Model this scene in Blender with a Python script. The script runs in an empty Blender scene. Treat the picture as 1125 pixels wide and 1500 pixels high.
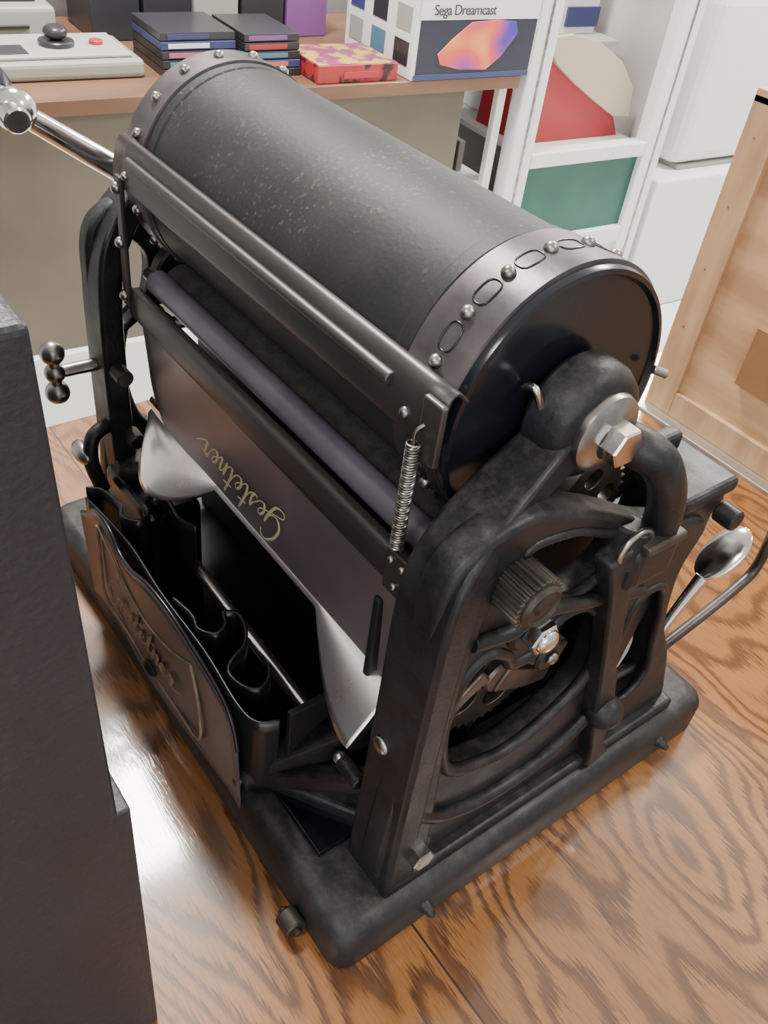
import bpy, bmesh, math, random
from mathutils import Matrix, Vector
random.seed(4)
S=bpy.context.scene; COL=S.collection
# ------------------------------------------------------------ materials
def mat(name,col,rough=.5,metal=0,col2=None,nscale=20,bump=0,bscale=60,spec=.5,coat=0,stretch=None,emit=None,lo=.35,hi=.65,rvar=0,dust=0):
    m=bpy.data.materials.new(name);m.use_nodes=True;nt=m.node_tree;N=nt.nodes;L=nt.links
    b=N["Principled BSDF"];b.inputs["Base Color"].default_value=(*col,1);b.inputs["Roughness"].default_value=rough
    b.inputs["Metallic"].default_value=metal;b.inputs["Specular IOR Level"].default_value=spec;b.inputs["Coat Weight"].default_value=coat
    b.inputs["Coat Roughness"].default_value=.12
    tc=N.new("ShaderNodeTexCoord");mp=N.new("ShaderNodeMapping");L.new(tc.outputs["Object"],mp.inputs[0])
    if stretch: mp.inputs["Scale"].default_value=stretch
    out=None
    if col2:
        n=N.new("ShaderNodeTexNoise");n.inputs["Scale"].default_value=nscale;n.inputs["Detail"].default_value=6;L.new(mp.outputs[0],n.inputs["Vector"])
        r=N.new("ShaderNodeValToRGB");r.color_ramp.elements[0].color=(*col,1);r.color_ramp.elements[1].color=(*col2,1)
        r.color_ramp.elements[0].position=lo;r.color_ramp.elements[1].position=hi
        L.new(n.outputs["Fac"],r.inputs[0]);L.new(r.outputs[0],b.inputs["Base Color"]);out=r.outputs[0]
        if rvar:
            mr=N.new("ShaderNodeMapRange");mr.inputs[1].default_value=.3;mr.inputs[2].default_value=.7;mr.inputs[3].default_value=rough-rvar;mr.inputs[4].default_value=rough+rvar
            L.new(n.outputs["Fac"],mr.inputs[0]);L.new(mr.outputs[0],b.inputs["Roughness"])
    if dust and out:
        # settled dust: heavier on upward-facing surfaces, broken up by noise
        g=N.new("ShaderNodeNewGeometry");sx=N.new("ShaderNodeSeparateXYZ");L.new(g.outputs["Normal"],sx.inputs[0])
        up=N.new("ShaderNodeMapRange");up.inputs[1].default_value=.15;up.inputs[2].default_value=1;up.inputs[3].default_value=.10;up.inputs[4].default_value=1;L.new(sx.outputs[2],up.inputs[0])
        dn=N.new("ShaderNodeTexNoise");dn.inputs["Scale"].default_value=70;dn.inputs["Detail"].default_value=10;dn.inputs["Roughness"].default_value=.8;L.new(tc.outputs["Object"],dn.inputs["Vector"])
        dr=N.new("ShaderNodeMapRange");dr.inputs[1].default_value=.45;dr.inputs[2].default_value=.72;dr.inputs[3].default_value=0;dr.inputs[4].default_value=dust;L.new(dn.outputs["Fac"],dr.inputs[0])
        mu=N.new("ShaderNodeMath");mu.operation='MULTIPLY';L.new(up.outputs[0],mu.inputs[0]);L.new(dr.outputs[0],mu.inputs[1])
        mx=N.new("ShaderNodeMix");mx.data_type='RGBA';L.new(mu.outputs[0],mx.inputs[0]);L.new(out,mx.inputs[6]);mx.inputs[7].default_value=(.17,.155,.135,1)
        L.new(mx.outputs[2],b.inputs["Base Color"])
    if bump:
        n2=N.new("ShaderNodeTexNoise");n2.inputs["Scale"].default_value=bscale;n2.inputs["Detail"].default_value=4;L.new(tc.outputs["Object"],n2.inputs["Vector"])
        bp=N.new("ShaderNodeBump");bp.inputs["Strength"].default_value=bump;bp.inputs["Distance"].default_value=.002
        L.new(n2.outputs["Fac"],bp.inputs["Height"]);L.new(bp.outputs[0],b.inputs["Normal"])
    return m
M_iron=mat("cast_iron_black",(.0055,.006,.0075),.46,0,(.013,.014,.0165),45,.18,330,spec=.38,rvar=.09,dust=.34)
M_base=mat("base_black",(.010,.0105,.012),.50,0,(.022,.022,.022),16,.12,200,spec=.4,rvar=.1,dust=.30)
M_gloss=mat("black_enamel",(.004,.005,.008),.2,0,(.008,.009,.013),12,.04,60)
M_dark=mat("dark_interior",(.005,.005,.006),.6)
M_sheetblk=mat("black_sheet",(.009,.009,.011),.3,0,(.016,.016,.018),30,.08,90)
def drum_mat():
    m=bpy.data.materials.new("drum_cloth");m.use_nodes=True;nt=m.node_tree;N=nt.nodes;L=nt.links;b=N["Principled BSDF"]
    tc=N.new("ShaderNodeTexCoord");n=N.new("ShaderNodeTexNoise");n.inputs["Scale"].default_value=12;n.inputs["Detail"].default_value=9;n.inputs["Roughness"].default_value=.7;L.new(tc.outputs["Object"],n.inputs["Vector"])
    r=N.new("ShaderNodeValToRGB");r.color_ramp.elements[0].color=(.010,.0108,.0125,1);r.color_ramp.elements[1].color=(.030,.0295,.029,1);r.color_ramp.elements[0].position=.32;r.color_ramp.elements[1].position=.72
    L.new(n.outputs["Fac"],r.inputs[0])
    v=N.new("ShaderNodeTexNoise");v.inputs["Scale"].default_value=330;v.inputs["Detail"].default_value=3;L.new(tc.outputs["Object"],v.inputs["Vector"])
    r2=N.new("ShaderNodeValToRGB");r2.color_ramp.elements[0].position=.58;r2.color_ramp.elements[1].position=.70;L.new(v.outputs["Fac"],r2.inputs[0])
    n3=N.new("ShaderNodeTexNoise");n3.inputs["Scale"].default_value=11;n3.inputs["Detail"].default_value=4;L.new(tc.outputs["Object"],n3.inputs["Vector"])
    n4=N.new("ShaderNodeMapRange");n4.inputs[1].default_value=.42;n4.inputs[2].default_value=.68;n4.inputs[3].default_value=0.03;n4.inputs[4].default_value=.6;L.new(n3.outputs["Fac"],n4.inputs[0])
    mul=N.new("ShaderNodeMath");mul.operation='MULTIPLY';L.new(r2.outputs[0],mul.inputs[0]);L.new(n4.outputs[0],mul.inputs[1])
    mx=N.new("ShaderNodeMix");mx.data_type='RGBA';L.new(mul.outputs[0],mx.inputs[0]);L.new(r.outputs[0],mx.inputs[6]);mx.inputs[7].default_value=(.19,.17,.145,1)
    L.new(mx.outputs[2],b.inputs["Base Color"]);b.inputs["Roughness"].default_value=.56;b.inputs["Specular IOR Level"].default_value=.36
    bp=N.new("ShaderNodeBump");bp.inputs["Strength"].default_value=.15;bp.inputs["Distance"].default_value=.001;L.new(v.outputs["Fac"],bp.inputs["Height"]);L.new(bp.outputs[0],b.inputs["Normal"])
    return m
M_drum=drum_mat()
M_band=mat("dark_tinned_band",(.055,.050,.055),.42,.6,(.145,.120,.128),22,.1,90,rvar=.08)
M_rail=mat("brown_steel",(.055,.050,.050),.38,.7,(.105,.095,.092),30,.1,80,stretch=(.2,1,1),rvar=.08)
M_sheet=mat("purple_enamel_sheet",(.175,.138,.145),.36,.42,(.245,.195,.20),16,.05,50,rvar=.07)
M_plate=mat("front_plate_enamel",(.100,.078,.080),.34,.32,(.150,.120,.122),18,.05,50,rvar=.07)
M_chrome=mat("chrome",(.80,.78,.75),.16,1,(.66,.62,.58),60,.04,80,rvar=.06)
M_tong=mat("nickel_pinkish",(.95,.90,.88),.24,.95,(.80,.66,.64),30,.03,60,rvar=.05,lo=.45,hi=.75)
M_steel=mat("worn_steel",(.42,.40,.37),.32,1,(.25,.23,.21),70,.08,90)
M_brown=mat("oily_gear_steel",(.035,.030,.026),.48,.6,(.075,.062,.05),60,.1,90,dust=.2)
M_gear=mat("gear_steel",(.085,.072,.060),.38,.85,(.15,.125,.10),60,.1,90)
M_fuzz=mat("felt_roller",(.009,.009,.010),.9,0,(.026,.025,.025),120,.5,450)
M_proll=mat("rubber_roller_purple",(.100,.088,.112),.36,.1,(.14,.122,.15),26,.05,120)
M_gold=mat("gold_paint",(.62,.52,.33),.45,.1)
M_goldd=mat("gold_paint_worn",(.42,.32,.23),.5,.2,(.22,.17,.14),60)
M_case=mat("case_leatherette",(.018,.020,.024),.52,0,(.036,.038,.044),7,.4,300,stretch=(1,1,.35),rvar=.06,dust=.2)
# ------------------------------------------------------------ geometry helpers
def empty(name):
    o=bpy.data.objects.new(name,None);COL.objects.link(o);o.empty_display_size=.05;return o
def link(name,me,m,parent):
    o=bpy.data.objects.new(name,me);COL.objects.link(o)
    if m: me.materials.clear();me.materials.append(m)
    if parent: o.parent=parent
    return o
def bev(o,w,seg=3):
    b=o.modifiers.new("bevel","BEVEL");b.width=w;b.segments=seg;b.limit_method='ANGLE';b.angle_limit=math.radians(35);return o
def smooth(me,ang=35):
    for p in me.polygons:p.use_smooth=True
    me.set_sharp_from_angle(angle=math.radians(ang))
def mesh(name,vs,fs,m,parent,b=0,sm=None):
    me=bpy.data.meshes.new(name);me.from_pydata([tuple(v) for v in vs],[],fs);me.update()
    bm=bmesh.new();bm.from_mesh(me);bmesh.ops.recalc_face_normals(bm,faces=bm.faces);bm.to_mesh(me);bm.free()
    if sm: smooth(me,sm)
    o=link(name,me,m,parent)
    if b: bev(o,b)
    return o
def box(name,lo,hi,m,parent,b=.002,T=None):
    vs=[Vector((x,y,z)) for x in (lo[0],hi[0]) for y in (lo[1],hi[1]) for z in (lo[2],hi[2])]
    if T: vs=[T@v for v in vs]
    return mesh(name,vs,[(0,1,3,2),(4,6,7,5),(0,4,5,1),(2,3,7,6),(0,2,6,4),(1,5,7,3)],m,parent,b)
def basis(p0,p1):
    z=(Vector(p1)-Vector(p0)).normalized();q=z.to_track_quat('Z','Y').to_matrix().to_4x4();q.translation=Vector(p0);return q
def lathe(name,p0,p1,prof,m,parent,seg=48,sm=35):
    T=basis(p0,p1);vs=[];fs=[];n=len(prof)
    for (h,r) in prof:
        for i in range(seg):
            a=2*math.pi*i/seg;vs.append(T@Vector((r*math.cos(a),r*math.sin(a),h)))
    for j in range(n-1):
        for i in range(seg):
            k=(i+1)%seg;fs.append((j*seg+i,j*seg+k,(j+1)*seg+k,(j+1)*seg+i))
    fs.append(tuple(range(seg))[::-1]);fs.append(tuple((n-1)*seg+i for i in range(seg)))
    return mesh(name,vs,fs,m,parent,0,sm)
def cyl(name,p0,p1,r,m,parent,r2=None,seg=32,ch=None):
    l=(Vector(p1)-Vector(p0)).length;r2=r if r2 is None else r2
    c=min(r,r2,l)*.15 if ch is None else ch
    return lathe(name,p0,p1,[(0,r-c),(c,r),(l-c,r2),(l,r2-c)],m,parent,seg)
def hexnut(name,p0,p1,r,m,parent): return cyl(name,p0,p1,r,m,parent,seg=6,ch=.001)
def ball(name,c,r,m,parent,sc=(1,1,1),T=None):
    bm=bmesh.new();bmesh.ops.create_uvsphere(bm,u_segments=32,v_segments=18,radius=r)
    for v in bm.verts:
        p=Vector((v.co.x*sc[0],v.co.y*sc[1],v.co.z*sc[2]))
        if T: p=T@p
        v.co=p+Vector(c)
    me=bpy.data.meshes.new(name);bm.to_mesh(me);bm.free()
    for p in me.polygons:p.use_smooth=True
    return link(name,me,m,parent)
def catmull(pts,k=8,closed=False):
    P=[Vector(p) for p in pts];n=len(P);out=[]
    rng=n if closed else n-1
    for i in range(rng):
        if closed: a,b,c,d=P[(i-1)%n],P[i],P[(i+1)%n],P[(i+2)%n]
        else: a,b,c,d=P[max(i-1,0)],P[i],P[i+1],P[min(i+2,n-1)]
        for j in range(k):
            t=j/k;out.append(.5*((2*b)+(c-a)*t+(2*a-5*b+4*c-d)*t*t+(3*b-a-3*c+d)*t**3))
    if not closed: out.append(P[-1])
    return out
def tomesh(name,cu,m,parent,T=None,sm=40):
    o=bpy.data.objects.new(name+"_c",cu);COL.objects.link(o);bpy.context.view_layer.update()
    dg=bpy.context.evaluated_depsgraph_get();me=bpy.data.meshes.new_from_object(o.evaluated_get(dg));bpy.data.objects.remove(o)
    if T: me.transform(T)
    me.name=name;smooth(me,sm);return link(name,me,m,parent)
def tube(name,pts,r,m,parent,closed=False,k=8,radii=None,T=None,res=5):
    P=catmull(pts,k,closed) if k>1 else [Vector(p) for p in pts]
    cu=bpy.data.curves.new(name,'CURVE');cu.dimensions='3D';cu.bevel_depth=r;cu.bevel_resolution=res;cu.use_fill_caps=True
    s=cu.splines.new('POLY');s.points.add(len(P)-1)
    for i,p in enumerate(P):
        s.points[i].co=(*p,1)
        if radii:
            t=i/(len(P)-1)*(len(radii)-1);a=int(min(t,len(radii)-2));s.points[i].radius=radii[a]+(radii[a+1]-radii[a])*(t-a)
    s.use_cyclic_u=closed
    return tomesh(name,cu,m,parent,T)
TYZ=Matrix(((0,0,1,0),(1,0,0,0),(0,1,0,0),(0,0,0,1)))
def plate(name,outer,holes,x0,x1,m,parent,b=.003,k=6,smooth_outer=True,T=None):
    cu=bpy.data.curves.new(name,'CURVE');cu.dimensions='2D';cu.fill_mode='BOTH';cu.extrude=(x1-x0)/2-b;cu.bevel_depth=b;cu.bevel_resolution=2;cu.offset=-b
    for q,sm_ in [(outer,smooth_outer)]+[(h,True) for h in holes]:
        P=catmull([(a[0],a[1],0) for a in q],k,True) if sm_ else [Vector((a[0],a[1],0)) for a in q]
        s=cu.splines.new('POLY');s.points.add(len(P)-1)
        for i,p in enumerate(P): s.points[i].co=(p.x,p.y,0,1)
        s.use_cyclic_u=True
    TT=Matrix.Translation(((x0+x1)/2,0,0))@TYZ
    if T: TT=T@TT
    return tomesh(name,cu,m,parent,TT)
def gearprof(c,ri,ro,n):
    out=[]
    for i in range(n):
        for f,r in ((0,ri),(.2,ro),(.45,ro),(.65,ri)):
            a=2*math.pi*(i+f)/n;out.append((c[0]+r*math.cos(a),c[1]+r*math.sin(a)))
    return out
def circ(c,r,n=16): return [(c[0]+r*math.cos(2*math.pi*i/n),c[1]+r*math.sin(2*math.pi*i/n)) for i in range(n)]
def gear(name,c,ri,ro,n,x0,x1,m,parent,holes=0,T=None):
    hs=[circ(c,ri*.12)]
    for i in range(holes):
        a=2*math.pi*i/holes;hs.append(circ((c[0]+ri*.58*math.cos(a),c[1]+ri*.58*math.sin(a)),ri*.24))
    return plate(name,gearprof(c,ri,ro,n),hs,x0,x1,m,parent,.0006,3,False,T)
def limb(name,st,m,parent,b=.004,k=6):
    P=catmull([(s[2],s[3],0) for s in st],k);A=catmull([(s[0],s[1],s[4]) for s in st],k);vs=[];fs=[];n=len(P)
    for i in range(n):
        d=(P[min(i+1,n-1)]-P[max(i-1,0)]).normalized();nn=Vector((-d.y,d.x));x0,x1,h=A[i]
        for xx,sg in ((x0,-1),(x1,-1),(x1,1),(x0,1)): vs.append((xx,P[i].x+nn.x*h*sg,P[i].y+nn.y*h*sg))
    for i in range(n-1):
        for j in range(4): fs.append((i*4+j,i*4+(j+1)%4,(i+1)*4+(j+1)%4,(i+1)*4+j))
    fs.append((0,1,2,3));fs.append(tuple((n-1)*4+j for j in range(4)))
    return mesh(name,vs,fs,m,parent,b,40)
def grid(name,fn,nu,nv,m,parent,thick=.0012,sm=60):
    vs=[fn(i/nu,j/nv) for i in range(nu+1) for j in range(nv+1)]
    fs=[(i*(nv+1)+j,(i+1)*(nv+1)+j,(i+1)*(nv+1)+j+1,i*(nv+1)+j+1) for i in range(nu) for j in range(nv)]
    o=mesh(name,vs,fs,m,parent,0,sm)
    if thick:
        s=o.modifiers.new("sol","SOLIDIFY");s.thickness=thick;s.offset=0
    return o
def text(name,body,size,T,m,parent,shear=.45,ext=.0004,off=0):
    cu=bpy.data.curves.new(name,'FONT');cu.body=body;cu.size=size;cu.shear=shear;cu.extrude=ext;cu.offset=off;cu.space_character=.9
    return tomesh(name,cu,m,parent,T)
def MT(X,Y,O):
    X=Vector(X).normalized();Y=Vector(Y).normalized();Z=X.cross(Y)
    return Matrix(((X.x,Y.x,Z.x,O[0]),(X.y,Y.y,Z.y,O[1]),(X.z,Y.z,Z.z,O[2]),(0,0,0,1)))
GL={'G':([(.70,.80),(.60,.98),(.38,1.0),(.14,.72),(.08,.32),(.26,.06),(.52,.12),(.66,.40),(.66,.46),(.60,.1),(.44,-.26),(.14,-.30),(.10,-.12),(.40,.0),(.74,.14)],.74),
'e':([(.0,.14),(.20,.24),(.27,.38),(.17,.46),(.06,.28),(.12,.04),(.28,.03),(.40,.16)],.38),
's':([(.0,.14),(.16,.34),(.22,.50),(.27,.22),(.19,.02),(.06,.05),(.22,.02),(.38,.14)],.36),
't':([(.0,.14),(.13,.46),(.22,.92),(.15,.40),(.17,.05),(.27,.02),(.38,.14)],.36),
'n':([(.0,.14),(.08,.40),(.10,.46),(.09,.02),(.14,.28),(.26,.46),(.32,.36),(.31,.08),(.38,.02),(.48,.14)],.46),
'r':([(.0,.14),(.12,.50),(.15,.42),(.27,.43),(.25,.12),(.32,.02),(.52,.12),(.75,.30)],.5)}
def script(name,word,h,T,m,parent,r=.0007,shear=.35):
    x=0;pts=[];cross=[]
    for c in word:
        g,w=GL[c]
        for i,(a,b) in enumerate(g):
            if pts and i==0: continue
            pts.append(((x+a+b*shear)*h,b*h,0))
        if c=='t': cross.append(x)
        x+=w
    P=catmull(pts,6);n=len(P)
    cu=bpy.data.curves.new(name,'CURVE');cu.dimensions='3D';cu.bevel_depth=r;cu.bevel_resolution=2;cu.use_fill_caps=True
    s=cu.splines.new('POLY');s.points.add(n-1)
    for i,p in enumerate(P):
        d=(P[min(i+1,n-1)]-P[max(0,i-1)]).normalized();s.points[i].co=(p.x,p.y,0,1);s.points[i].radius=.7+.9*max(0,-d.y)
    for cx in cross:
        s=cu.splines.new('POLY');s.points.add(1);s.points[0].co=((cx+.10+.62*shear-.06)*h,.62*h,0,1);s.points[1].co=((cx+.38+.66*shear)*h,.66*h,0,1)
    return tomesh(name,cu,m,parent,T@Matrix.Diagonal((1,1,.35,1)))
# ============================================================ DUPLICATOR
D=empty("rotary_stencil_duplicator")
def rrect(x0,y0,x1,y1,r,n=6):
    o=[]
    for cx,cy,a0 in ((x1-r,y1-r,0),(x0+r,y1-r,90),(x0+r,y0+r,180),(x1-r,y0+r,270)):
        for i in range(n+1):
            a=math.radians(a0+90*i/n);o.append((cx+r*math.cos(a),cy+r*math.sin(a)))
    return o
def slab(name,rings,m,parent):
    vs=[];fs=[];n=len(rings[0][0])
    for q,z in rings: vs+=[(a,b,z) for a,b in q]
    for j in range(len(rings)-1):
        for i in range(n): fs.append((j*n+i,j*n+(i+1)%n,(j+1)*n+(i+1)%n,(j+1)*n+i))
    fs.append(tuple(range(n)));fs.append(tuple((len(rings)-1)*n+i for i in range(n)))
    return mesh(name,vs,fs,m,parent,0,50)
rr=lambda e:rrect(-.462+e,-.006+e,.006-e,.356-e,.014)
slab("base_board",[(rr(.002),.0),(rr(0),.003),(rr(0),.030),(rr(.002),.036),(rr(.006),.0405),(rr(.0115),.042)],M_base,D)
cyl("foot_roller",(-.044,-.013,.009),(-.030,-.013,.009),.008,M_brown,D)
cyl("foot_roller_pin",(-.047,-.013,.009),(-.027,-.013,.009),.003,M_brown,D)
for i,y in enumerate((.062,.30)): cyl("side_peg_%d"%i,(.004,y,.020),(.015,y,.020),.006,M_iron,D,r2=.002)
outer=[(.034,.042),(.034,.15),(.034,.26),(.036,.305),(.050,.325),(.080,.333),(.108,.326),(.135,.314),(.160,.300),(.185,.285),(.215,.272),(.245,.262),(.255,.250),(.248,.225),(.250,.20),(.262,.16),(.285,.12),(.300,.085),(.312,.05),(.30,.042),(.25,.040),(.15,.040),(.08,.040)]
hA=[(.086,.311),(.115,.309),(.140,.298),(.162,.284),(.163,.265),(.140,.254),(.118,.262),(.108,.280),(.092,.290)]
hB=[(.062,.228),(.076,.242),(.092,.233),(.100,.221),(.118,.221),(.130,.240),(.154,.237),(.174,.215),(.185,.185),(.184,.156),(.162,.134),(.128,.122),(.093,.129),(.068,.148),(.058,.19)]
hC=[(.208,.210),(.230,.214),(.244,.187),(.254,.15),(.264,.115),(.254,.092),(.234,.094),(.220,.13),(.206,.165)]
plate("side_frame_right",outer,[hA,hB,hC],-.032,-.012,M_iron,D,.004)
for i,(h,r) in enumerate(((hB,.0042),(hA,.003),(hC,.0035))): tube("frame_rim_%d"%i,[(-.0135,a,b) for a,b in h],r,M_iron,D,True)
limb("front_leg_right",[(-.046,-.004,.046,.040,.013),(-.046,-.0055,.044,.08,.010),(-.044,-.0055,.043,.20,.009),(-.044,-.0055,.044,.285,.009),(-.045,-.010,.056,.314,.009),(-.050,-.018,.082,.328,.009),(-.054,-.026,.110,.337,.010),(-.054,-.030,.135,.350,.012)],M_iron,D,.006)
limb("leg_fillet",[(-.030,-.0065,.056,.042,.012),(-.030,-.008,.056,.12,.008),(-.030,-.009,.055,.20,.005),(-.030,-.010,.058,.28,.008),(-.034,-.014,.080,.312,.009)],M_iron,D,.006)
limb("foot_flange_right",[(-.046,-.004,.036,.046,.006),(-.040,-.004,.12,.046,.006),(-.040,-.004,.22,.046,.006),(-.040,-.004,.315,.046,.006)],M_iron,D,.003)
lathe("bearing_hub_right",(-.054,.137,.352),(-.02,.137,.352),[(0,.029),(.003,.0315),(.016,.031),(.022,.028),(.025,.023)],M_iron,D)
lathe("bearing_cap",(-.031,.137,.352),(-.01,.137,.352),[(0,.0205),(.003,.0212),(.006,.0205),(.0085,.017),(.0095,.013),(.010,.008)],M_steel,D)
hexnut("axle_nut",(-.0225,.137,.352),(-.0115,.137,.352),.0105,M_chrome,D)
tube("web_rib_low",[(-.011,.048,.12),(-.010,.075,.096),(-.010,.12,.082),(-.010,.17,.088),(-.010,.21,.112)],.005,M_iron,D)
tube("web_rib_high",[(-.011,.060,.262),(-.0095,.085,.258),(-.0095,.105,.262),(-.0095,.14,.250),(-.0095,.175,.238),(-.0095,.20,.228)],.0045,M_iron,D)
limb("push_bar",[(-.014,.0,.150,.285,.009),(-.014,.0,.163,.25,.008),(-.014,.0,.190,.16,.007),(-.014,.0,.205,.115,.010),(-.014,.0,.216,.07,.007),(-.014,.0,.224,.046,.012)],M_iron,D,.005)
ball("push_bar_boss",(-.002,.204,.118),.013,M_iron,D)
cyl("gear_boss",(-.03,.104,.25),(-.008,.104,.25),.016,M_iron,D);hexnut("gear_boss_nut",(-.008,.104,.25),(.001,.104,.25),.010,M_chrome,D)
ball("gear_boss_tip",(.001,.104,.25),.0075,M_chrome,D,(.6,1,1))
limb("cam_arm",[(-.026,-.014,.104,.250,.012),(-.026,-.014,.112,.228,.009),(-.026,-.014,.130,.208,.009),(-.026,-.014,.150,.200,.007)],M_iron,D,.003)
cyl("lower_boss",(-.03,.135,.205),(-.012,.135,.205),.011,M_iron,D);ball("lower_boss_tip",(-.011,.135,.205),.0045,M_steel,D,(.6,1,1))
hexnut("foot_bolt",(-.013,.056,.074),(.001,.056,.074),.0085,M_steel,D);cyl("foot_bolt_washer",(-.014,.056,.074),(-.008,.056,.074),.0125,M_iron,D)
ball("leg_screw",(-.0325,.0335,.172),.006,M_steel,D,(1,.5,1))
plate("tension_knob",gearprof((.080,.294),.0138,.0152,26),[],-.016,.006,M_brown,D,.0012,2,False)
lathe("tension_knob_cap",(.003,.080,.294),(.02,.080,.294),[(0,.0125),(.004,.0125),(.006,.0105),(.0045,.009),(.0045,.005),(.006,.003)],M_brown,D);cyl("tension_knob_shaft",(-.05,.080,.294),(-.013,.080,.294),.0145,M_iron,D)
tube("release_arm",[(-.040,.146,.342),(-.020,.153,.344),(-.009,.162,.338),(-.006,.175,.318),(-.006,.183,.292),(-.008,.182,.262)],.0105,M_iron,D,radii=[1.1,1.05,1,.95,.95,1])
box("release_block",(-.022,.158,.256),(.004,.196,.286),M_iron,D,.006)
cyl("release_collar",(-.012,.166,.294),(-.010,.160,.270),.012,M_iron,D)
box("release_key",(-.004,.162,.284),(.006,.194,.290),M_brown,D,.002)
tube("release_ring",[(-.002+.0,.160+.012*math.cos(a),.286+.012*math.sin(a)) for a in [i*math.pi/4 for i in range(8)]],.0018,M_steel,D,True)
gear("main_gear",(.120,.176),.044,.047,40,-.044,-.036,M_gear,D,5)
gear("pinion",(.085,.220),.018,.0205,20,-.042,-.034,M_gear,D)
gear("rear_gear",(.238,.155),.032,.035,32,-.044,-.036,M_gear,D,4)
gear("upper_gear",(.178,.275),.028,.031,30,-.058,-.050,M_gear,D,4)
box("opening_shade_backing",(-.078,.052,.042),(-.072,.30,.240),M_dark,D,.002)  # dark sheet added behind the frame openings in place of shade
cyl("main_gear_hub",(-.055,.120,.176),(-.030,.120,.176),.012,M_gear,D);cyl("rear_gear_hub",(-.055,.238,.155),(-.028,.238,.155),.010,M_iron,D)
limb("cam_lever",[(-.034,-.028,.120,.176,.010),(-.034,-.028,.145,.162,.008),(-.034,-.028,.165,.155,.006)],M_gear,D,.002)
limb("spring_lever",[(-.034,-.028,.072,.165,.006),(-.034,-.028,.09,.18,.005),(-.034,-.028,.105,.19,.007)],M_gear,D,.002)
cyl("feed_roller",(-.40,.10,.182),(-.05,.10,.182),.010,M_brown,D)
limb("silver_lever",[(-.048,-.044,.118,.262,.005),(-.048,-.044,.130,.285,.006),(-.048,-.044,.148,.312,.009),(-.048,-.044,.158,.33,.007)],M_tong,D,.001)
limb("rear_bracket_right",[(-.060,-.020,.222,.10,.012),(-.058,-.020,.230,.18,.014),(-.058,-.018,.240,.240,.018),(-.060,-.016,.248,.274,.024)],M_iron,D,.005)
box("rear_bracket_cap",(-.064,.218,.274),(-.012,.270,.285),M_iron,D,.004)
box("rear_bracket_ear",(-.058,.262,.235),(-.020,.273,.278),M_iron,D,.004)
box("rear_bracket_rib",(-.064,.214,.262),(-.052,.262,.295),M_iron,D,.004)
cyl("rear_bracket_screw",(-.014,.262,.262),(.000,.262,.262),.007,M_iron,D)
limb("rear_bracket_left",[(-.42,-.385,.235,.05,.012),(-.42,-.385,.238,.20,.014),(-.42,-.385,.242,.232,.020),(-.42,-.385,.248,.262,.022)],M_iron,D,.005)
box("feed_table",(-.385,.205,.228),(-.06,.28,.236),M_gloss,D,.003)
tube("spoon_lever",[(-.022,.262,.095),(-.021,.272,.125),(-.020,.284,.155),(-.019,.298,.182)],.0033,M_chrome,D,radii=[.9,1,1.2,1.7])
ball("spoon_bowl",(-.018,.309,.200),.0185,M_chrome,D,(1.25,.75,.22),MT((.15,.62,.76),(.95,-.2,.0),(0,0,0)))
tube("delivery_handle",[(-.03,.235,.095),(-.022,.272,.106),(-.02,.318,.120),(-.02,.366,.134),(-.02,.384,.146),(-.02,.384,.172),(-.02,.380,.192)],.004,M_rail,D)
plate("side_frame_left",outer,[hA,hB,hC,[(.048,.27),(.062,.30),(.080,.285),(.075,.25),(.055,.235)]],-.422,-.406,M_iron,D,.004)
limb("front_leg_left",[(-.424,-.384,.046,.040,.013),(-.423,-.386,.044,.08,.010),(-.422,-.388,.042,.20,.009),(-.422,-.388,.044,.280,.009),(-.424,-.392,.056,.312,.010),(-.430,-.404,.080,.332,.010),(-.434,-.408,.104,.342,.014),(-.434,-.408,.130,.352,.02)],M_iron,D,.004)
lathe("bearing_hub_left",(-.44,.137,.352),(-.40,.137,.352),[(0,.028),(.004,.034),(.03,.034),(.034,.031)],M_iron,D)
cyl("cam_disc_left",(-.404,.105,.272),(-.392,.105,.272),.026,M_iron,D);cyl("cam_pin_left",(-.404,.062,.262),(-.37,.062,.262),.005,M_iron,D)
for i,(y,z) in enumerate(((.058,.15),(.060,.112),(.052,.21))):
    cyl("left_stud_%d"%i,(-.388,y-.01,z),(-.372,y-.01,z),.0065,M_brown,D)
tube("left_bracket",[(-.40,.036,.155),(-.395,.02,.15),(-.39,.015,.13),(-.385,.02,.105)],.006,M_iron,D)
ball("left_wing_nut",(-.40,.012,.135),.012,M_steel,D,(1.2,.6,.7))
cyl("clamp_screw",(-.408,.05,.206),(-.408,-.002,.207),.005,M_steel,D)
tube("clamp_screw_bar",[(-.408,.002,.187),(-.408,.002,.207),(-.408,.002,.227)],.0042,M_steel,D)
ball("clamp_ball_0",(-.408,.002,.190),.0092,M_steel,D);ball("clamp_ball_1",(-.408,.002,.224),.0092,M_steel,D);ball("clamp_ball_mid",(-.408,.002,.207),.0078,M_steel,D)
lathe("crank_arm",(-.452,.140,.292),(-.458,.016,.378),[(0,.009),(.03,.0095),(.10,.0085),(.148,.0075)],M_chrome,D)
cyl("crank_shaft",(-.46,.137,.294),(-.40,.137,.294),.012,M_iron,D)
ball("crank_joint",(-.458,.016,.378),.0145,M_chrome,D);cyl("crank_joint_pin",(-.44,.012,.376),(-.475,.012,.382),.009,M_chrome,D)
lathe("crank_grip",(-.472,.012,.382),(-.56,.006,.40),[(0,.009),(.01,.013),(.05,.015),(.085,.012),(.09,.006)],M_gloss,D)
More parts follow.
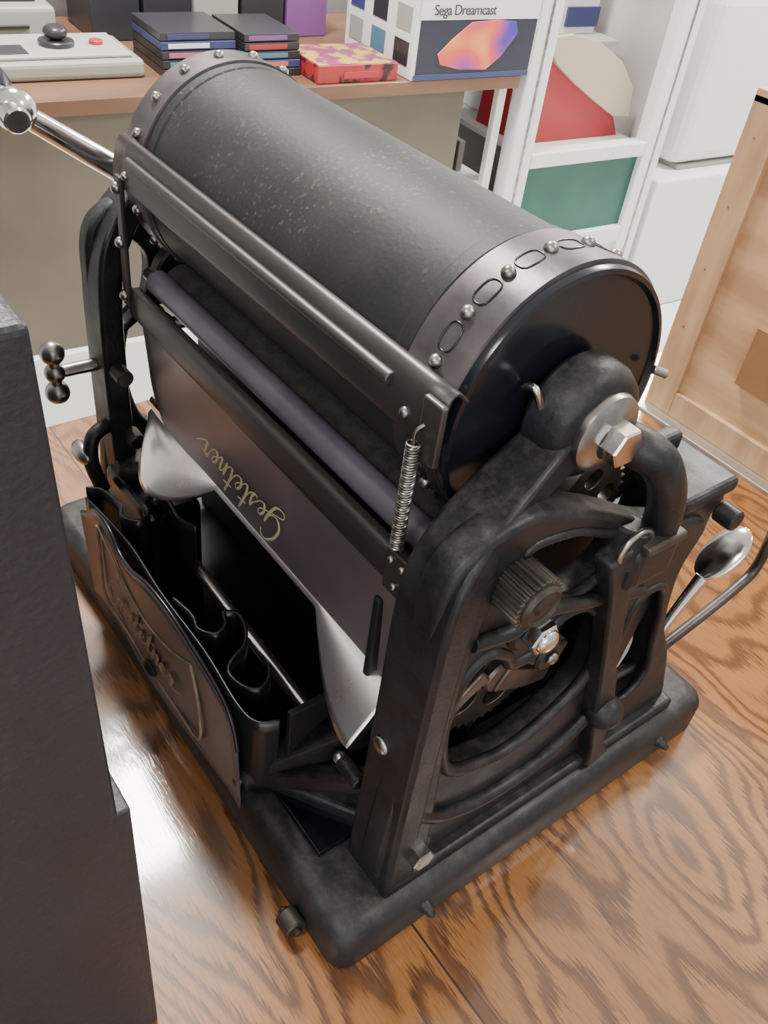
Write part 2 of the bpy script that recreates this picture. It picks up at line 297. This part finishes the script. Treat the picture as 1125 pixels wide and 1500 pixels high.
# ---- drum
lathe("drum_body",(-.376,.136,.351),(-.096,.136,.351),[(0,.0705),(.28,.0705)],M_drum,D,128)
lathe("drum_sleeve_seam",(-.108,.136,.351),(-.098,.136,.351),[(0,.0706),(.001,.0714),(.009,.0714),(.01,.0706)],M_drum,D,128)
lathe("drum_sleeve_seam_left",(-.374,.136,.351),(-.364,.136,.351),[(0,.0706),(.001,.0714),(.009,.0714),(.01,.0706)],M_drum,D,128)
lathe("drum_band_right",(-.097,.136,.351),(-.060,.136,.351),[(0,.0705),(.0005,.0728),(.030,.0728),(.0302,.0733),(.036,.0733),(.037,.071)],M_band,D,128)
lathe("drum_band_left",(-.40,.136,.351),(-.374,.136,.351),[(0,.0705),(.001,.0728),(.0255,.0728),(.026,.0705)],M_band,D,128)
lathe("drum_end_cap",(-.066,.136,.349),(-.054,.136,.349),[(0,.0722),(.004,.0733),(.007,.0733),(.0095,.0722),(.0100,.0698),(.0075,.068),(.0075,.02),(.011,.018)],M_gloss,D,128)
cyl("drum_axle",(-.45,.136,.351),(-.02,.136,.351),.010,M_iron,D)
def ds(th,x,r): 
    a=math.radians(th);return (x,.136+r*math.cos(a),.351+r*math.sin(a))
for i in range(18):
    th=136-20*i
    for xx,tag in ((-.079,"r"),(-.386,"l")):
        ball("rivet_%s%d"%(tag,i),ds(th,xx,.0730),.0036,M_steel,D)
    th2=th+10
    loop=[]
    for k in range(16):
        t=2*math.pi*k/16;c,s=math.cos(t),math.sin(t)
        u=math.copysign(abs(c)**.6,c)*5.6;v=math.copysign(abs(s)**.8,s)*.0046
        loop.append(ds(th2+u,-.079+v,.0729))
    tube("slot_%d"%i,loop,.0005,M_gloss,D,True,3)
tube("drum_latch",[(-.056,.106,.370),(-.048,.104,.374),(-.046,.110,.362),(-.045,.118,.350)],.0020,M_chrome,D)
cyl("drum_pin",(-.052,.200,.356),(-.048,.208,.353),.0024,M_steel,D)
# ---- rail
def rail(u,v):
    x=-.388+.335*u
    prof=[(.068,.3745),(.0615,.3805),(.0565,.377),(.0535,.366),(.0525,.353),(.057,.350)]
    P=catmull([(a,b,0) for a,b in prof],4);q=P[int(round(v*(len(P)-1)))];return (x,q.x,q.y)
grid("top_rail",rail,20,20,M_rail,D,.0016)
cyl("top_rail_rod",(-.366,.0525,.371),(-.088,.0525,.371),.0035,M_rail,D)
box("top_rail_tab",(-.064,.0505,.345),(-.050,.0545,.378),M_rail,D,.0015)
for x in (-.075,-.37): ball("rail_rivet",(x,.052,.361),.003,M_steel,D)
def lbar(u,v):
    x=-.374+.322*u;prof=[(.0585,.280),(.0545,.2805),(.0515,.278),(.0505,.268),(.0515,.261)]
    q=catmull([(a,b,0) for a,b in prof],4);q=q[int(round(v*(len(q)-1)))];return (x,q.x,q.y)
grid("lower_bar",lbar,20,16,M_rail,D,.0016)
box("lower_bar_end",(-.068,.0465,.260),(-.046,.0525,.288),M_rail,D,.002)
for i,(x,z) in enumerate(((-.062,.283),(-.053,.283),(-.057,.268))): ball("end_rivet_%d"%i,(x,.0462,z),.0022,M_steel,D)
def helix(n=40,pts=12):
    return [(-.062+.0032*math.cos(2*math.pi*i/pts),.048+.0032*math.sin(2*math.pi*i/pts),.290+.064*i/(n*pts)) for i in range(n*pts+1)]
tube("tension_spring",helix(),.0006,M_steel,D,k=1,res=2)
tube("spring_hook",[(-.062,.048,.352),(-.062,.048,.360),(-.060,.051,.364)],.0009,M_steel,D)
box("far_link",(-.380,.0485,.268),(-.372,.0520,.36),M_rail,D,.001)
for i,z in enumerate((.352,.315,.276)): ball("link_screw_%d"%i,(-.376,.048,z),.004,M_steel,D)
# ---- printed sheet guard
def sheet(u,v):
    w=.012*max(0,(v-.55)/.45)**2
    x=(-.362+w*1.8)+(.316-w*1.8)*u
    z=.266-.092*v
    y=.0535+.002*math.sin(v*math.pi)+.006*v*v
    return (x,y,z)
grid("guard_sheet",sheet,30,16,M_sheet,D,.0014)
script("guard_script","Gestetner",.0265,MT((-1,0,0),(0,-.03,-1),(-.170,.0538,.218)),M_gold,D,.00075,.35)
def strip(u,v):
    x=-.370+.318*u
    def hump(c,w,h,e=2.0): 
        t=abs(x-c)/w; return h*(1-t**e) if t<1 else 0
    d=.005+hump(-.316,.052,.038)*(1.0)+hump(-.056,.078,.038,1.6)
    y=.0600-d*v*.62-.006*(v*d/.04)**2; z=.180-d*v*.70+.005*math.sin(v*math.pi)*(d/.04)
    return (x,y,z)
grid("chrome_guide",strip,90,12,M_tong,D,.0012)
cyl("guide_rod",(-.385,.068,.178),(-.055,.068,.178),.0035,M_chrome,D)
# ---- rollers
cyl("felt_roller",(-.380,.094,.272),(-.052,.094,.272),.0185,M_fuzz,D)
cyl("inking_roller",(-.368,.0690,.2860),(-.052,.0690,.2860),.0088,M_proll,D)
for i,x in enumerate((-.374,-.056)): cyl("roller_journal_%d"%i,(x-.008,.0690,.2860),(x+.008,.0690,.2860),.0045,M_steel,D)
cyl("inking_shaft",(-.405,.120,.262),(-.04,.120,.262),.006,M_steel,D)
box("tray_dark_backing",(-.40,.115,.042),(-.04,.12,.262),M_dark,D,.001)  # dark sheet added so the tray interior stays black
# ---- stacking tray
cyl("tray_rod",(-.375,.056,.075),(-.115,.056,.075),.005,M_tong,D)
box("tray_floor",(-.385,.014,.042),(-.05,.115,.047),M_gloss,D,.001)
top=[(-.352,.118),(-.342,.124),(-.325,.138),(-.30,.140),(-.28,.133),(-.258,.136),(-.23,.147),(-.20,.148),(-.17,.140),(-.14,.130),(-.124,.118),(-.114,.098)]
tp=catmull([(a,b,0) for a,b in top],6)
def fplate(u,v):
    q=tp[int(round(u*(len(tp)-1)))];zb=.030
    return (q.x,-.0075-.003*v+.002*math.sin(u*9),zb+(q.y-zb)*v)
grid("front_plate",fplate,len(tp)-1,12,M_plate,D,.002)
tube("front_plate_edge",[(p.x,-.0100+.002*math.sin(i/(len(tp)-1)*9),p.y) for i,p in enumerate(tp)],.0014,M_sheetblk,D,k=1)
tube("plate_border",[(-.318,-.0108,.13),(-.322,-.0102,.09),(-.322,-.0098,.052),(-.28,-.0098,.047),(-.20,-.0105,.046),(-.165,-.0105,.05),(-.163,-.0108,.09),(-.172,-.0112,.124)],.0012,M_goldd,D,k=6)
tube("plate_swash",[(-.318,-.0108,.130),(-.27,-.0128,.112),(-.235,-.0128,.104),(-.20,-.0118,.110),(-.172,-.0112,.124)],.0009,M_goldd,D,k=6)
script("plate_script","Gestetner",.028,MT((1,0,-.04),(.0,-.03,1),(-.305,-.0128,.075)),M_goldd,D,.0011,.35)
ball("plate_knob",(-.238,-.012,.052),.006,M_iron,D,(1.3,.6,1))
def ribbon(name,pl,z0,z1f,m,th=.0022):
    P=catmull([(a,b,0) for a,b in pl],7);n=len(P)-1
    def fn(u,v):
        i=int(round(u*n));return (P[i].x,P[i].y,z0+(z1f(P[i].x)-z0)*v)
    return grid(name,fn,n,8,m,D,th)
ribbon("paper_stop_left",[(-.366,.0),(-.358,.010),(-.335,.014),(-.322,.010),(-.312,.018),(-.316,.028),(-.328,.030),(-.334,.040),(-.325,.048),(-.30,.046),(-.285,.052)],.045,lambda x:.128,M_sheetblk)
ribbon("paper_stop_right",[(-.235,.008),(-.215,.012),(-.202,.010),(-.192,.018),(-.196,.028),(-.206,.032),(-.200,.040),(-.186,.038),(-.174,.030),(-.168,.018),(-.160,.010),(-.146,.012),(-.138,.020),(-.142,.030),(-.152,.036)],.045,lambda x:.118+.1*(x+.19)*-.4,M_sheetblk)
ribbon("tray_back_plate",[(-.362,-.002),(-.30,.004),(-.24,.002),(-.18,.003),(-.13,.0),(-.112,.004),(-.106,.016)],.044,lambda x:.122,M_sheetblk)
box("tray_block",(-.40,.028,.042),(-.318,.075,.118),M_gloss,D,.006)
cyl("tray_block_top",(-.38,.05,.118),(-.38,.05,.128),.018,M_iron,D)
def P3(name,a,b,w,t,m):
    a=Vector(a);b=Vector(b);T=basis(a,b);l=(b-a).length
    return box(name,(-w/2,-t/2,0),(w/2,t/2,l),m,D,.004,T)
P3("tray_arm_right",(-.060,.082,.140),(-.122,.006,.052),.018,.022,M_iron)
P3("tray_arm_right_low",(-.050,.060,.050),(-.130,.008,.050),.018,.014,M_iron)
P3("tray_arm_right_mid",(-.050,.050,.100),(-.120,.010,.050),.014,.016,M_iron)
cyl("tray_arm_pivot",(-.120,-.004,.054),(-.120,.012,.054),.009,M_iron,D);ball("tray_pivot_screw",(-.120,-.005,.054),.004,M_steel,D)
box("tray_side_right",(-.105,.02,.042),(-.100,.115,.13),M_dark,D,.001)
cyl("tray_spindle",(-.070,.040,.105),(-.050,.040,.105),.0055,M_iron,D);ball("tray_spindle_end",(-.072,.040,.105),.0045,M_tong,D)
# ============================================================ TABLE
def wood_table():
    m=bpy.data.materials.new("oak_varnished");m.use_nodes=True;nt=m.node_tree;N=nt.nodes;L=nt.links;b=N["Principled BSDF"]
    def math_(op,a,bb=None):
        n=N.new("ShaderNodeMath");n.operation=op
        for i,v in enumerate((a,bb)):
            if v is None: continue
            if isinstance(v,(int,float)): n.inputs[i].default_value=v
            else: L.new(v,n.inputs[i])
        return n.outputs[0]
    tc=N.new("ShaderNodeTexCoord");sp=N.new("ShaderNodeSeparateXYZ");L.new(tc.outputs["Object"],sp.inputs[0])
    X,Y=sp.outputs[0],sp.outputs[1]
    pl=math_('DIVIDE',math_('SUBTRACT',Y,.055),.64);idx=math_('FLOOR',pl);fr=math_('SUBTRACT',pl,idx)
    cb=N.new("ShaderNodeCombineXYZ");L.new(math_('MULTIPLY',X,2.0),cb.inputs[0]);L.new(math_('MULTIPLY',Y,5.6),cb.inputs[1]);L.new(math_('MULTIPLY',idx,3.71),cb.inputs[2])
    n1=N.new("ShaderNodeTexNoise");n1.inputs["Scale"].default_value=1.0;n1.inputs["Detail"].default_value=3.0;n1.inputs["Roughness"].default_value=.38;L.new(cb.outputs[0],n1.inputs["Vector"])
    cb2=N.new("ShaderNodeCombineXYZ");L.new(math_('MULTIPLY',X,60),cb2.inputs[0]);L.new(math_('MULTIPLY',Y,640),cb2.inputs[1]);L.new(idx,cb2.inputs[2])
    n2=N.new("ShaderNodeTexNoise");n2.inputs["Scale"].default_value=1.0;n2.inputs["Detail"].default_value=3;L.new(cb2.outputs[0],n2.inputs["Vector"])
    rg=math_('ADD',math_('MULTIPLY',n1.outputs["Fac"],34),math_('MULTIPLY',n2.outputs["Fac"],.8));fr1=math_('SUBTRACT',rg,math_('FLOOR',rg))
    tri=math_('ABSOLUTE',math_('SUBTRACT',math_('MULTIPLY',fr1,2),1))
    ring=N.new("ShaderNodeMapRange");ring.interpolation_type='SMOOTHSTEP';ring.inputs[1].default_value=.36;ring.inputs[2].default_value=.9;L.new(tri,ring.inputs[0])
    pore=N.new("ShaderNodeMapRange");pore.inputs[1].default_value=.38;pore.inputs[2].default_value=.54;L.new(n2.outputs["Fac"],pore.inputs[0])
    cb3=N.new("ShaderNodeCombineXYZ");L.new(math_('MULTIPLY',X,2),cb3.inputs[0]);L.new(math_('MULTIPLY',Y,6),cb3.inputs[1]);L.new(math_('ADD',idx,9.3),cb3.inputs[2])
    n3=N.new("ShaderNodeTexNoise");n3.inputs["Scale"].default_value=1.0;n3.inputs["Detail"].default_value=2;L.new(cb3.outputs[0],n3.inputs["Vector"])
    amp=N.new("ShaderNodeMapRange");amp.inputs[1].default_value=.35;amp.inputs[2].default_value=.6;amp.inputs[3].default_value=.32;amp.inputs[4].default_value=.60;L.new(n3.outputs["Fac"],amp.inputs[0])
    v1=math_('SUBTRACT',1.0,math_('MULTIPLY',ring.outputs[0],amp.outputs[0]))
    v2=math_('SUBTRACT',v1,math_('MULTIPLY',math_('SUBTRACT',1.0,pore.outputs[0]),.22))
    val=math_('ADD',v2,math_('MULTIPLY',math_('SUBTRACT',n3.outputs["Fac"],.5),.30))
    r=N.new("ShaderNodeValToRGB");e=r.color_ramp.elements;e[0].position=.12;e[0].color=(.046,.015,.005,1);e[1].position=1.0;e[1].color=(.300,.125,.036,1)
    x=e.new(.55);x.color=(.148,.056,.016,1);L.new(val,r.inputs[0])
    seam=math_('LESS_THAN',math_('MINIMUM',fr,math_('SUBTRACT',1,fr)),.0012)
    mx=N.new("ShaderNodeMix");mx.data_type='RGBA';L.new(seam,mx.inputs[0]);L.new(r.outputs[0],mx.inputs[6]);mx.inputs[7].default_value=(.03,.014,.006,1)
    L.new(mx.outputs[2],b.inputs["Base Color"]);b.inputs["Roughness"].default_value=.35;b.inputs["Coat Weight"].default_value=1.0;b.inputs["Coat Roughness"].default_value=.08;b.inputs["Coat IOR"].default_value=1.6
    bp=N.new("ShaderNodeBump");bp.inputs["Strength"].default_value=.12;bp.inputs["Distance"].default_value=.0004;L.new(v2,bp.inputs["Height"]);L.new(bp.outputs[0],b.inputs["Normal"]);L.new(bp.outputs[0],b.inputs["Coat Normal"])
    return m
M_oak=wood_table();M_alu=mat("aluminium_trim",(.62,.60,.57),.35,.9)
T_=empty("wooden_table")
box("table_top",(-.632,-1.0,-.03),(1.3,.692,0),M_oak,T_,.004)
box("table_apron",(-.60,-.95,-.12),(1.25,.66,-.03),M_oak,T_,.003)
for i,(x,y) in enumerate([(-.58,-.93),(-.58,.6),(1.2,-.93),(1.2,.6)]): box("table_leg_%d"%i,(x,y,-.75),(x+.06,y+.06,-.12),M_oak,T_,.004)
box("table_edge_trim",(-.632,.692,-.03),(1.3,.704,.003),M_alu,T_,.001)
# ============================================================ CASE
C_=empty("duplicator_carrying_case")
def frust(name,x0,x1,y0,y1t,y1b,z0,z1,m,b):
    vs=[(x0,y0,z0),(x1,y0,z0),(x1,y1b,z0),(x0,y1b,z0),(x0,y0,z1),(x1,y0,z1),(x1,y1t,z1),(x0,y1t,z1)]
    return mesh(name,vs,[(0,1,2,3),(4,5,6,7),(0,1,5,4),(1,2,6,5),(2,3,7,6),(3,0,4,7)],m,C_,b)
frust("case_shell",-.46,-.034,-.52,-.116,-.108,0,.466,M_case,.003)
box("case_edge_strip",(-.46,-.120,0),(-.0345,-.1065,.232),M_case,C_,.0015)
cyl("case_latch",(-.035,-.36,.25),(-.028,-.36,.25),.02,M_steel,C_)
# ============================================================ PLYWOOD BOX
M_ply=mat("plywood_birch",(.44,.25,.125),.55,0,(.60,.37,.20),5,.05,60,stretch=(1,1,7),lo=.38,hi=.6)
M_ply2=mat("plywood_edge",(.42,.25,.13),.6,0,(.55,.35,.19),9,stretch=(6,1,1))
M_plyd=mat("plywood_patch",(.22,.11,.045),.6,0,(.30,.16,.07),12)
W_=empty("plywood_crate")
box("crate_body",(-.366,.755,-.02),(.42,1.25,.355),M_ply,W_,.003)
box("crate_batten_left",(-.374,.748,-.022),(-.335,.756,.360),M_ply2,W_,.001)
box("crate_batten_bottom",(-.335,.748,-.022),(.42,.756,.012),M_ply2,W_,.001)
box("crate_lid",(-.374,.748,.352),(.425,1.255,.366),M_ply,W_,.001)
box("crate_patch",(-.268,.746,.066),(-.17,.756,.140),M_plyd,W_,.001)
for i in range(5): cyl("nail_%d"%i,(-.358,.7485,.02+.075*i),(-.358,.7475,.02+.075*i),.0014,M_plyd,W_,seg=10)
St=empty("side_bench");M_wht=mat("white_laminate",(.80,.80,.78),.4)
box("bench_top",(-.45,.72,-.05),(.8,1.6,-.022),M_alu,St,.002)
box("bench_body",(-.43,.76,-.75),(.78,1.58,-.05),M_wht,St,.003)
# ============================================================ ROOM
M_wall=mat("painted_wall",(.74,.73,.70),.8,0,(.78,.77,.74),4)
M_floor=mat("pale_floor_tile",(.74,.73,.70),.35,0,(.80,.79,.76),3)
M_ceil=mat("ceiling_white",(.82,.82,.81),.9)
box("floor",(-3.2,-3,-.80),(3,6,-.75),M_floor,None,0)
box("wall_back",(-3.2,-3,-.75),(-3.1,6,2.0),M_wall,None,0)
box("wall_right",(-3.1,5.9,-.75),(3,6.0,2.0),M_wall,None,0)
box("ceiling",(-3.2,-3,2.0),(3,6,2.05),M_ceil,None,0)
ang=math.atan2(.997,.079);TC=Matrix.Translation((-1.5904,.126,0))@Matrix.Rotation(ang,4,'Z')
def cb(name,s0,s1,d0,d1,z0,z1,m,parent,b=.002): return box(name,(s0,d0,z0),(s1,d1,z1),m,parent,b,TC)
M_shelf=mat("shelf_wood_brown",(.15,.075,.045),.35,0,(.20,.105,.062),20,stretch=(1,.15,1))
M_panel=mat("cabinet_panel_taupe",(.105,.088,.062),.4,0,(.145,.12,.087),3)
M_back=mat("cabinet_back",(.10,.085,.08),.5,0,(.22,.20,.19),4)
K=empty("display_cabinet")
cb("cabinet_shelf",-.6,1.43,0,.60,-.005,.0245,M_shelf,K)
cb("cabinet_front_panel",-.6,1.28,.02,.05,-.51,-.005,M_panel,K)
cb("cabinet_plinth",-.6,1.30,.0,.6,-.75,-.51,M_wht,K)
cb("cabinet_side_panel",1.28,1.30,.05,.6,-.51,-.005,M_dark,K)
cb("cabinet_side_shelf",1.30,1.43,.05,.5,-.27,-.25,M_wht,K);cb("cabinet_side_back",1.30,1.43,.4,.42,-.51,-.005,M_dark,K)
cb("cabinet_side_post",1.395,1.42,.03,.05,-.51,-.005,M_wht,K)
for i in range(3): cb("cabinet_side_item_%d"%i,1.31+.03*i,1.33+.03*i,.12,.3,-.25,-.13-.02*i,M_back,K)
cb("cabinet_back_panel",-.6,1.44,.63,.66,-.75,2.0,M_back,None,0)  # back panel of the display cabinet, kept outside its group
M_alw=mat("white_aluminium",(.80,.80,.79),.35,.05);M_green=mat("green_panel",(.010,.085,.058),.4,0,(.014,.11,.073),6)
M_inner=mat("case_inner_grey",(.5,.5,.48),.5,0,(.66,.66,.64),3)
G=empty("glass_display_case")
cb("stile_left",1.452,1.525,0,.05,-.75,.9,M_alw,G,.006);cb("stile_groove",1.485,1.492,-.002,.01,-.75,.9,M_steel,G,.0005)
cb("stile_right",1.955,2.03,0,.05,-.75,.9,M_alw,G,.006);cb("stile_groove_right",1.99,1.997,-.002,.01,-.75,.9,M_steel,G,.0005);cb("rail_mid",1.525,1.955,0,.045,-.215,-.175,M_alw,G,.004);cb("rail_low",1.525,1.955,0,.045,-.475,-.425,M_alw,G,.004)
cb("green_lower_panel",1.525,1.955,.02,.03,-.425,-.215,M_green,G,.001);cb("white_kick_panel",1.525,1.955,.02,.03,-.75,-.475,M_alw,G,.001)
cb("case_floor",1.525,1.955,.05,.6,-.20,-.186,M_inner,G,.001);cb("case_back",1.452,2.03,.6,.62,-.75,.9,M_inner,G,.001);cb("case_shelf",1.525,1.955,.2,.6,.03,.0395,M_inner,G,.001)
cb("case_side",2.0,2.03,.05,.6,-.75,.9,M_inner,G,.001)
def colr(n,c,r=.4): return mat(n,c,r)
R1=empty("red_round_top_box");Mr=colr("red_card",(.42,.03,.04));Mb=colr("beige_card",(.52,.43,.34));Mw=colr("white_card",(.78,.78,.77));Mk=colr("black_card",(.030,.030,.036),.3);Mbl=colr("blue_card",(.04,.05,.15));Mpu=colr("purple_ink",(.20,.08,.25));Mye=colr("yellow_ink",(.55,.40,.09));Mcy=colr("cyan_ink",(.08,.19,.27));Mgy=colr("grey_plastic",(.33,.33,.29),.5);Mor=colr("orange_ink",(.48,.17,.08));Mpk=colr("pink_ink",(.42,.14,.23))  # black card is lightened to stand in for haze of the omitted glass
def cplate(name,prof,s0,d0,d1,m,parent):
    vs=[];n=len(prof)
    for d in (d0,d1): vs+=[TC@Vector((a,d,b)) for a,b in prof]
    fs=[tuple(range(n)),tuple(range(n,2*n))]+[(i,(i+1)%n,n+(i+1)%n,n+i) for i in range(n)]
    return mesh(name,vs,fs,m,parent,.001)
cplate("red_body",[(1.56,-.185),(1.93,-.185),(1.90,-.135),(1.84,-.095),(1.74,-.04),(1.66,.01),(1.58,.05)],0,.10,.3,Mr,R1)
cplate("beige_sweep",[(1.57,.08),(1.66,.09),(1.76,.07),(1.86,.02),(1.93,-.05),(1.945,-.13),(1.88,-.125),(1.80,-.085),(1.70,-.03),(1.62,.02)],0,.085,.10,Mb,R1)
B1=empty("white_storage_box");cb("box_body",1.62,1.80,.33,.5,-.185,-.01,Mw,B1);cb("box_label",1.64,1.76,.325,.33,-.12,-.05,Mcy,B1,.0005)
B2=empty("white_appliance_box");cb("box_body",1.60,1.92,.28,.5,.04,.24,Mw,B2);cb("box_label",1.80,1.92,.272,.28,.06,.11,Mbl,B2,.0005);cb("box_print",1.62,1.74,.272,.28,.10,.17,Mgy,B2,.0005)
Q=empty("joystick_game_controller")
cb("controller_body",.15,.52,.11,.30,.025,.060,Mgy,Q,.010);cb("controller_top",.17,.50,.125,.285,.060,.068,mat("light_grey_plastic",(.42,.42,.38),.5),Q,.004)
cb("controller_strip",.24,.30,.14,.20,.068,.070,Mk,Q,.0005)
def tcp(s,d,z): return tuple(TC@Vector((s,d,z)))
cyl("joystick_base",tcp(.37,.2,.066),tcp(.37,.2,.078),.035,Mk,Q);ball("joystick_cap",tcp(.37,.2,.092),.024,Mk,Q,(1,1,.6))
for i,s in enumerate((.20,.45)): cyl("button_%d"%i,tcp(s,.20,.066),tcp(s,.20,.076),.014,Mr if i else Mk,Q)
Q2=empty("beige_computer");cb("computer_body",.05,.42,.36,.56,.025,.10,Mgy,Q2,.01);cb("computer_slot",.1,.36,.352,.37,.06,.066,Mk,Q2,.001)
for i in range(4): cb("computer_key_row_%d"%i,.08,.39,.40+.035*i,.425+.035*i,.10,.106,Mk,Q2,.002)
Q3=empty("game_case_stack")
sp=[(Mk,Mpu),(Mk,Mcy),(Mk,Mpk),(Mbl,Mw),(Mk,Mbl)]
for j in range(5):
    z=.025+.0165*j
    cb("case_a%d"%j,.555,.72,.10+.004*j,.28,z,z+.015,sp[j][0],Q3,.001);cb("spine_a%d"%j,.57,.66,.0985+.004*j,.101+.004*j,z+.003,z+.012,sp[j][1],Q3,.0003)
    cb("case_b%d"%j,.73,.86,.08+.003*j,.26,z,z+.015,sp[(j+2)%5][0],Q3,.001);cb("spine_b%d"%j,.74,.83,.0785+.003*j,.081+.003*j,z+.003,z+.012,(Mw,Mor,Mcy,Mr,Mpu)[j],Q3,.0003)
M_art=mat("box_art",(.55,.38,.06),.4,0,(.28,.05,.14),26,lo=.46,hi=.54);M_art2=mat("box_art_red",(.38,.03,.03),.4,0,(.03,.015,.015),30,lo=.5,hi=.6)
Q4=empty("colourful_game_box");cb("game_box_body",.865,1.07,.01,.17,.025,.062,M_art2,Q4);cb("game_box_art",.867,1.068,.012,.168,.062,.0635,M_art,Q4,.0003);cb("game_box_title",.93,1.02,.0085,.0105,.034,.048,Mr,Q4,.0003)
Q5=empty("console_retail_box")
cb("retail_box_body",1.10,1.45,.0,.30,.025,.30,Mw,Q5);cb("retail_front_black",1.11,1.445,-.0015,.0,.032,.296,mat("dark_navy_print",(.03,.032,.05),.3),Q5,.0003)
cb("retail_front_border",1.105,1.445,-.003,-.0015,.0255,.037,Mbl,Q5,.0003)
cb("retail_front_title_band",1.105,1.445,-.0025,-.0014,.150,.296,Mw,Q5,.0003)
def art():
    m=bpy.data.materials.new("sunset_art");m.use_nodes=True;nt=m.node_tree;N=nt.nodes;L=nt.links;b=N["Principled BSDF"]
    tc=N.new("ShaderNodeTexCoord");n=N.new("ShaderNodeTexNoise");n.inputs["Scale"].default_value=13;n.inputs["Detail"].default_value=.5;L.new(tc.outputs["Object"],n.inputs["Vector"])
    sx=N.new("ShaderNodeSeparateXYZ");L.new(tc.outputs["Object"],sx.inputs[0])
    a=N.new("ShaderNodeMapRange");a.inputs[1].default_value=1.50;a.inputs[2].default_value=1.26;a.inputs[3].default_value=-.15;a.inputs[4].default_value=.45;L.new(sx.outputs[1],a.inputs[0])
    ad=N.new("ShaderNodeMath");ad.operation='ADD';L.new(a.outputs[0],ad.inputs[0]);L.new(n.outputs["Fac"],ad.inputs[1])
    r=N.new("ShaderNodeValToRGB");e=r.color_ramp.elements;e[0].position=.30;e[0].color=(.05,.05,.35,1);e[1].position=.95;e[1].color=(.9,.50,.10,1);x=e.new(.48);x.color=(.35,.05,.30,1);x=e.new(.68);x.color=(.75,.10,.07,1);L.new(ad.outputs[0],r.inputs[0]);L.new(r.outputs[0],b.inputs["Base Color"]);return m
cplate("retail_art",[(1.165,.080),(1.20,.110),(1.25,.145),(1.32,.149),(1.38,.145),(1.39,.120),(1.35,.070),(1.31,.043),(1.23,.046),(1.175,.058)],0,-.004,-.001,art(),Q5)
text("retail_title","Sega Dreamcast",.030,TC@MT((1,0,0),(0,0,1),(1.14,-.0035,.160)),Mk,Q5,0,.0003)
for i,(d,z) in enumerate(((.02,.05),(.12,.05),(.22,.05),(.02,.12),(.12,.12),(.22,.12))): cb("retail_side_photo_%d"%i,1.0985,1.10,d,d+.06,z,z+.05,(Mk,Mcy,Mgy,Mgy,Mk,Mbl)[i],Q5,.0003)
Q6=empty("boxed_goods_row")
for i in range(5):
    s=.50+.12*i
    cb("goods_%d"%i,s,s+.11,.38,.56,.025,.16+.05*((i*7)%3),(Mk,Mk,Mgy,Mk,Mpu)[i],Q6)
H=empty("white_counter");cb("counter_body",2.06,3.6,.0,.9,-.75,-.30,M_wht,H,.01)
H2=empty("white_printer");cb("printer_body",2.16,2.78,.05,.6,-.285,.20,M_wht,H2,.04);cb("printer_lid",2.18,2.76,.07,.58,.20,.26,Mw,H2,.02);cb("printer_foot",2.20,2.74,.06,.5,-.30,-.285,Mgy,H2,.004)
# ============================================================ LIGHTS
def area(name,loc,sx,sy,e,col=(1,1,1),tgt=None):
    l=bpy.data.lights.new(name,'AREA');l.shape='RECTANGLE';l.size=sx;l.size_y=sy;l.energy=e;l.color=col
    o=bpy.data.objects.new(name,l);COL.objects.link(o);o.location=loc
    if tgt: o.rotation_euler=(Vector(tgt)-Vector(loc)).to_track_quat('-Z','Y').to_euler()
    return o
M_hous=mat("lamp_housing",(.8,.8,.8),.5)
for i,(x,y,e) in enumerate(((-1.32,.42,115),(-.95,2.6,105),(.9,1.2,26),(.3,-1.5,32),(-2.2,3.6,120))):  # last lamp is added to brighten the white background at right
    area("ceiling_light_%d"%i,(x,y,1.93),.45,.45,e,(1,.97,.915))
    fx=empty("ceiling_lamp");box("lamp_housing",(x-.3,y-.3,1.94),(x+.3,y+.3,1.999),M_hous,fx,.004)
area("cool_side_light",(2.6,-1.6,1.2),2.4,1.6,42,(.93,.965,1),(-.3,.3,.1))  # broad cool area light aimed at the machine from behind the camera
w=bpy.data.worlds.new("world");S.world=w;w.use_nodes=True;w.node_tree.nodes["Background"].inputs[0].default_value=(.92,.955,1,1);w.node_tree.nodes["Background"].inputs[1].default_value=.78
# ============================================================ CAMERA
cd=bpy.data.cameras.new("camera");cam=bpy.data.objects.new("camera",cd);COL.objects.link(cam);S.camera=cam
cd.sensor_fit='VERTICAL';cd.sensor_height=24;cd.lens=1300.69/1500*24;cd.clip_start=.01
r0=(.59212,.79777,.11383);r1=(.57335,-.3178,-.75516);r2=(-.56627,.51241,-.64558)
cam.matrix_world=Matrix(((r0[0],-r1[0],-r2[0],.1709),(r0[1],-r1[1],-r2[1],-.1742),(r0[2],-r1[2],-r2[2],.5836),(0,0,0,1)))
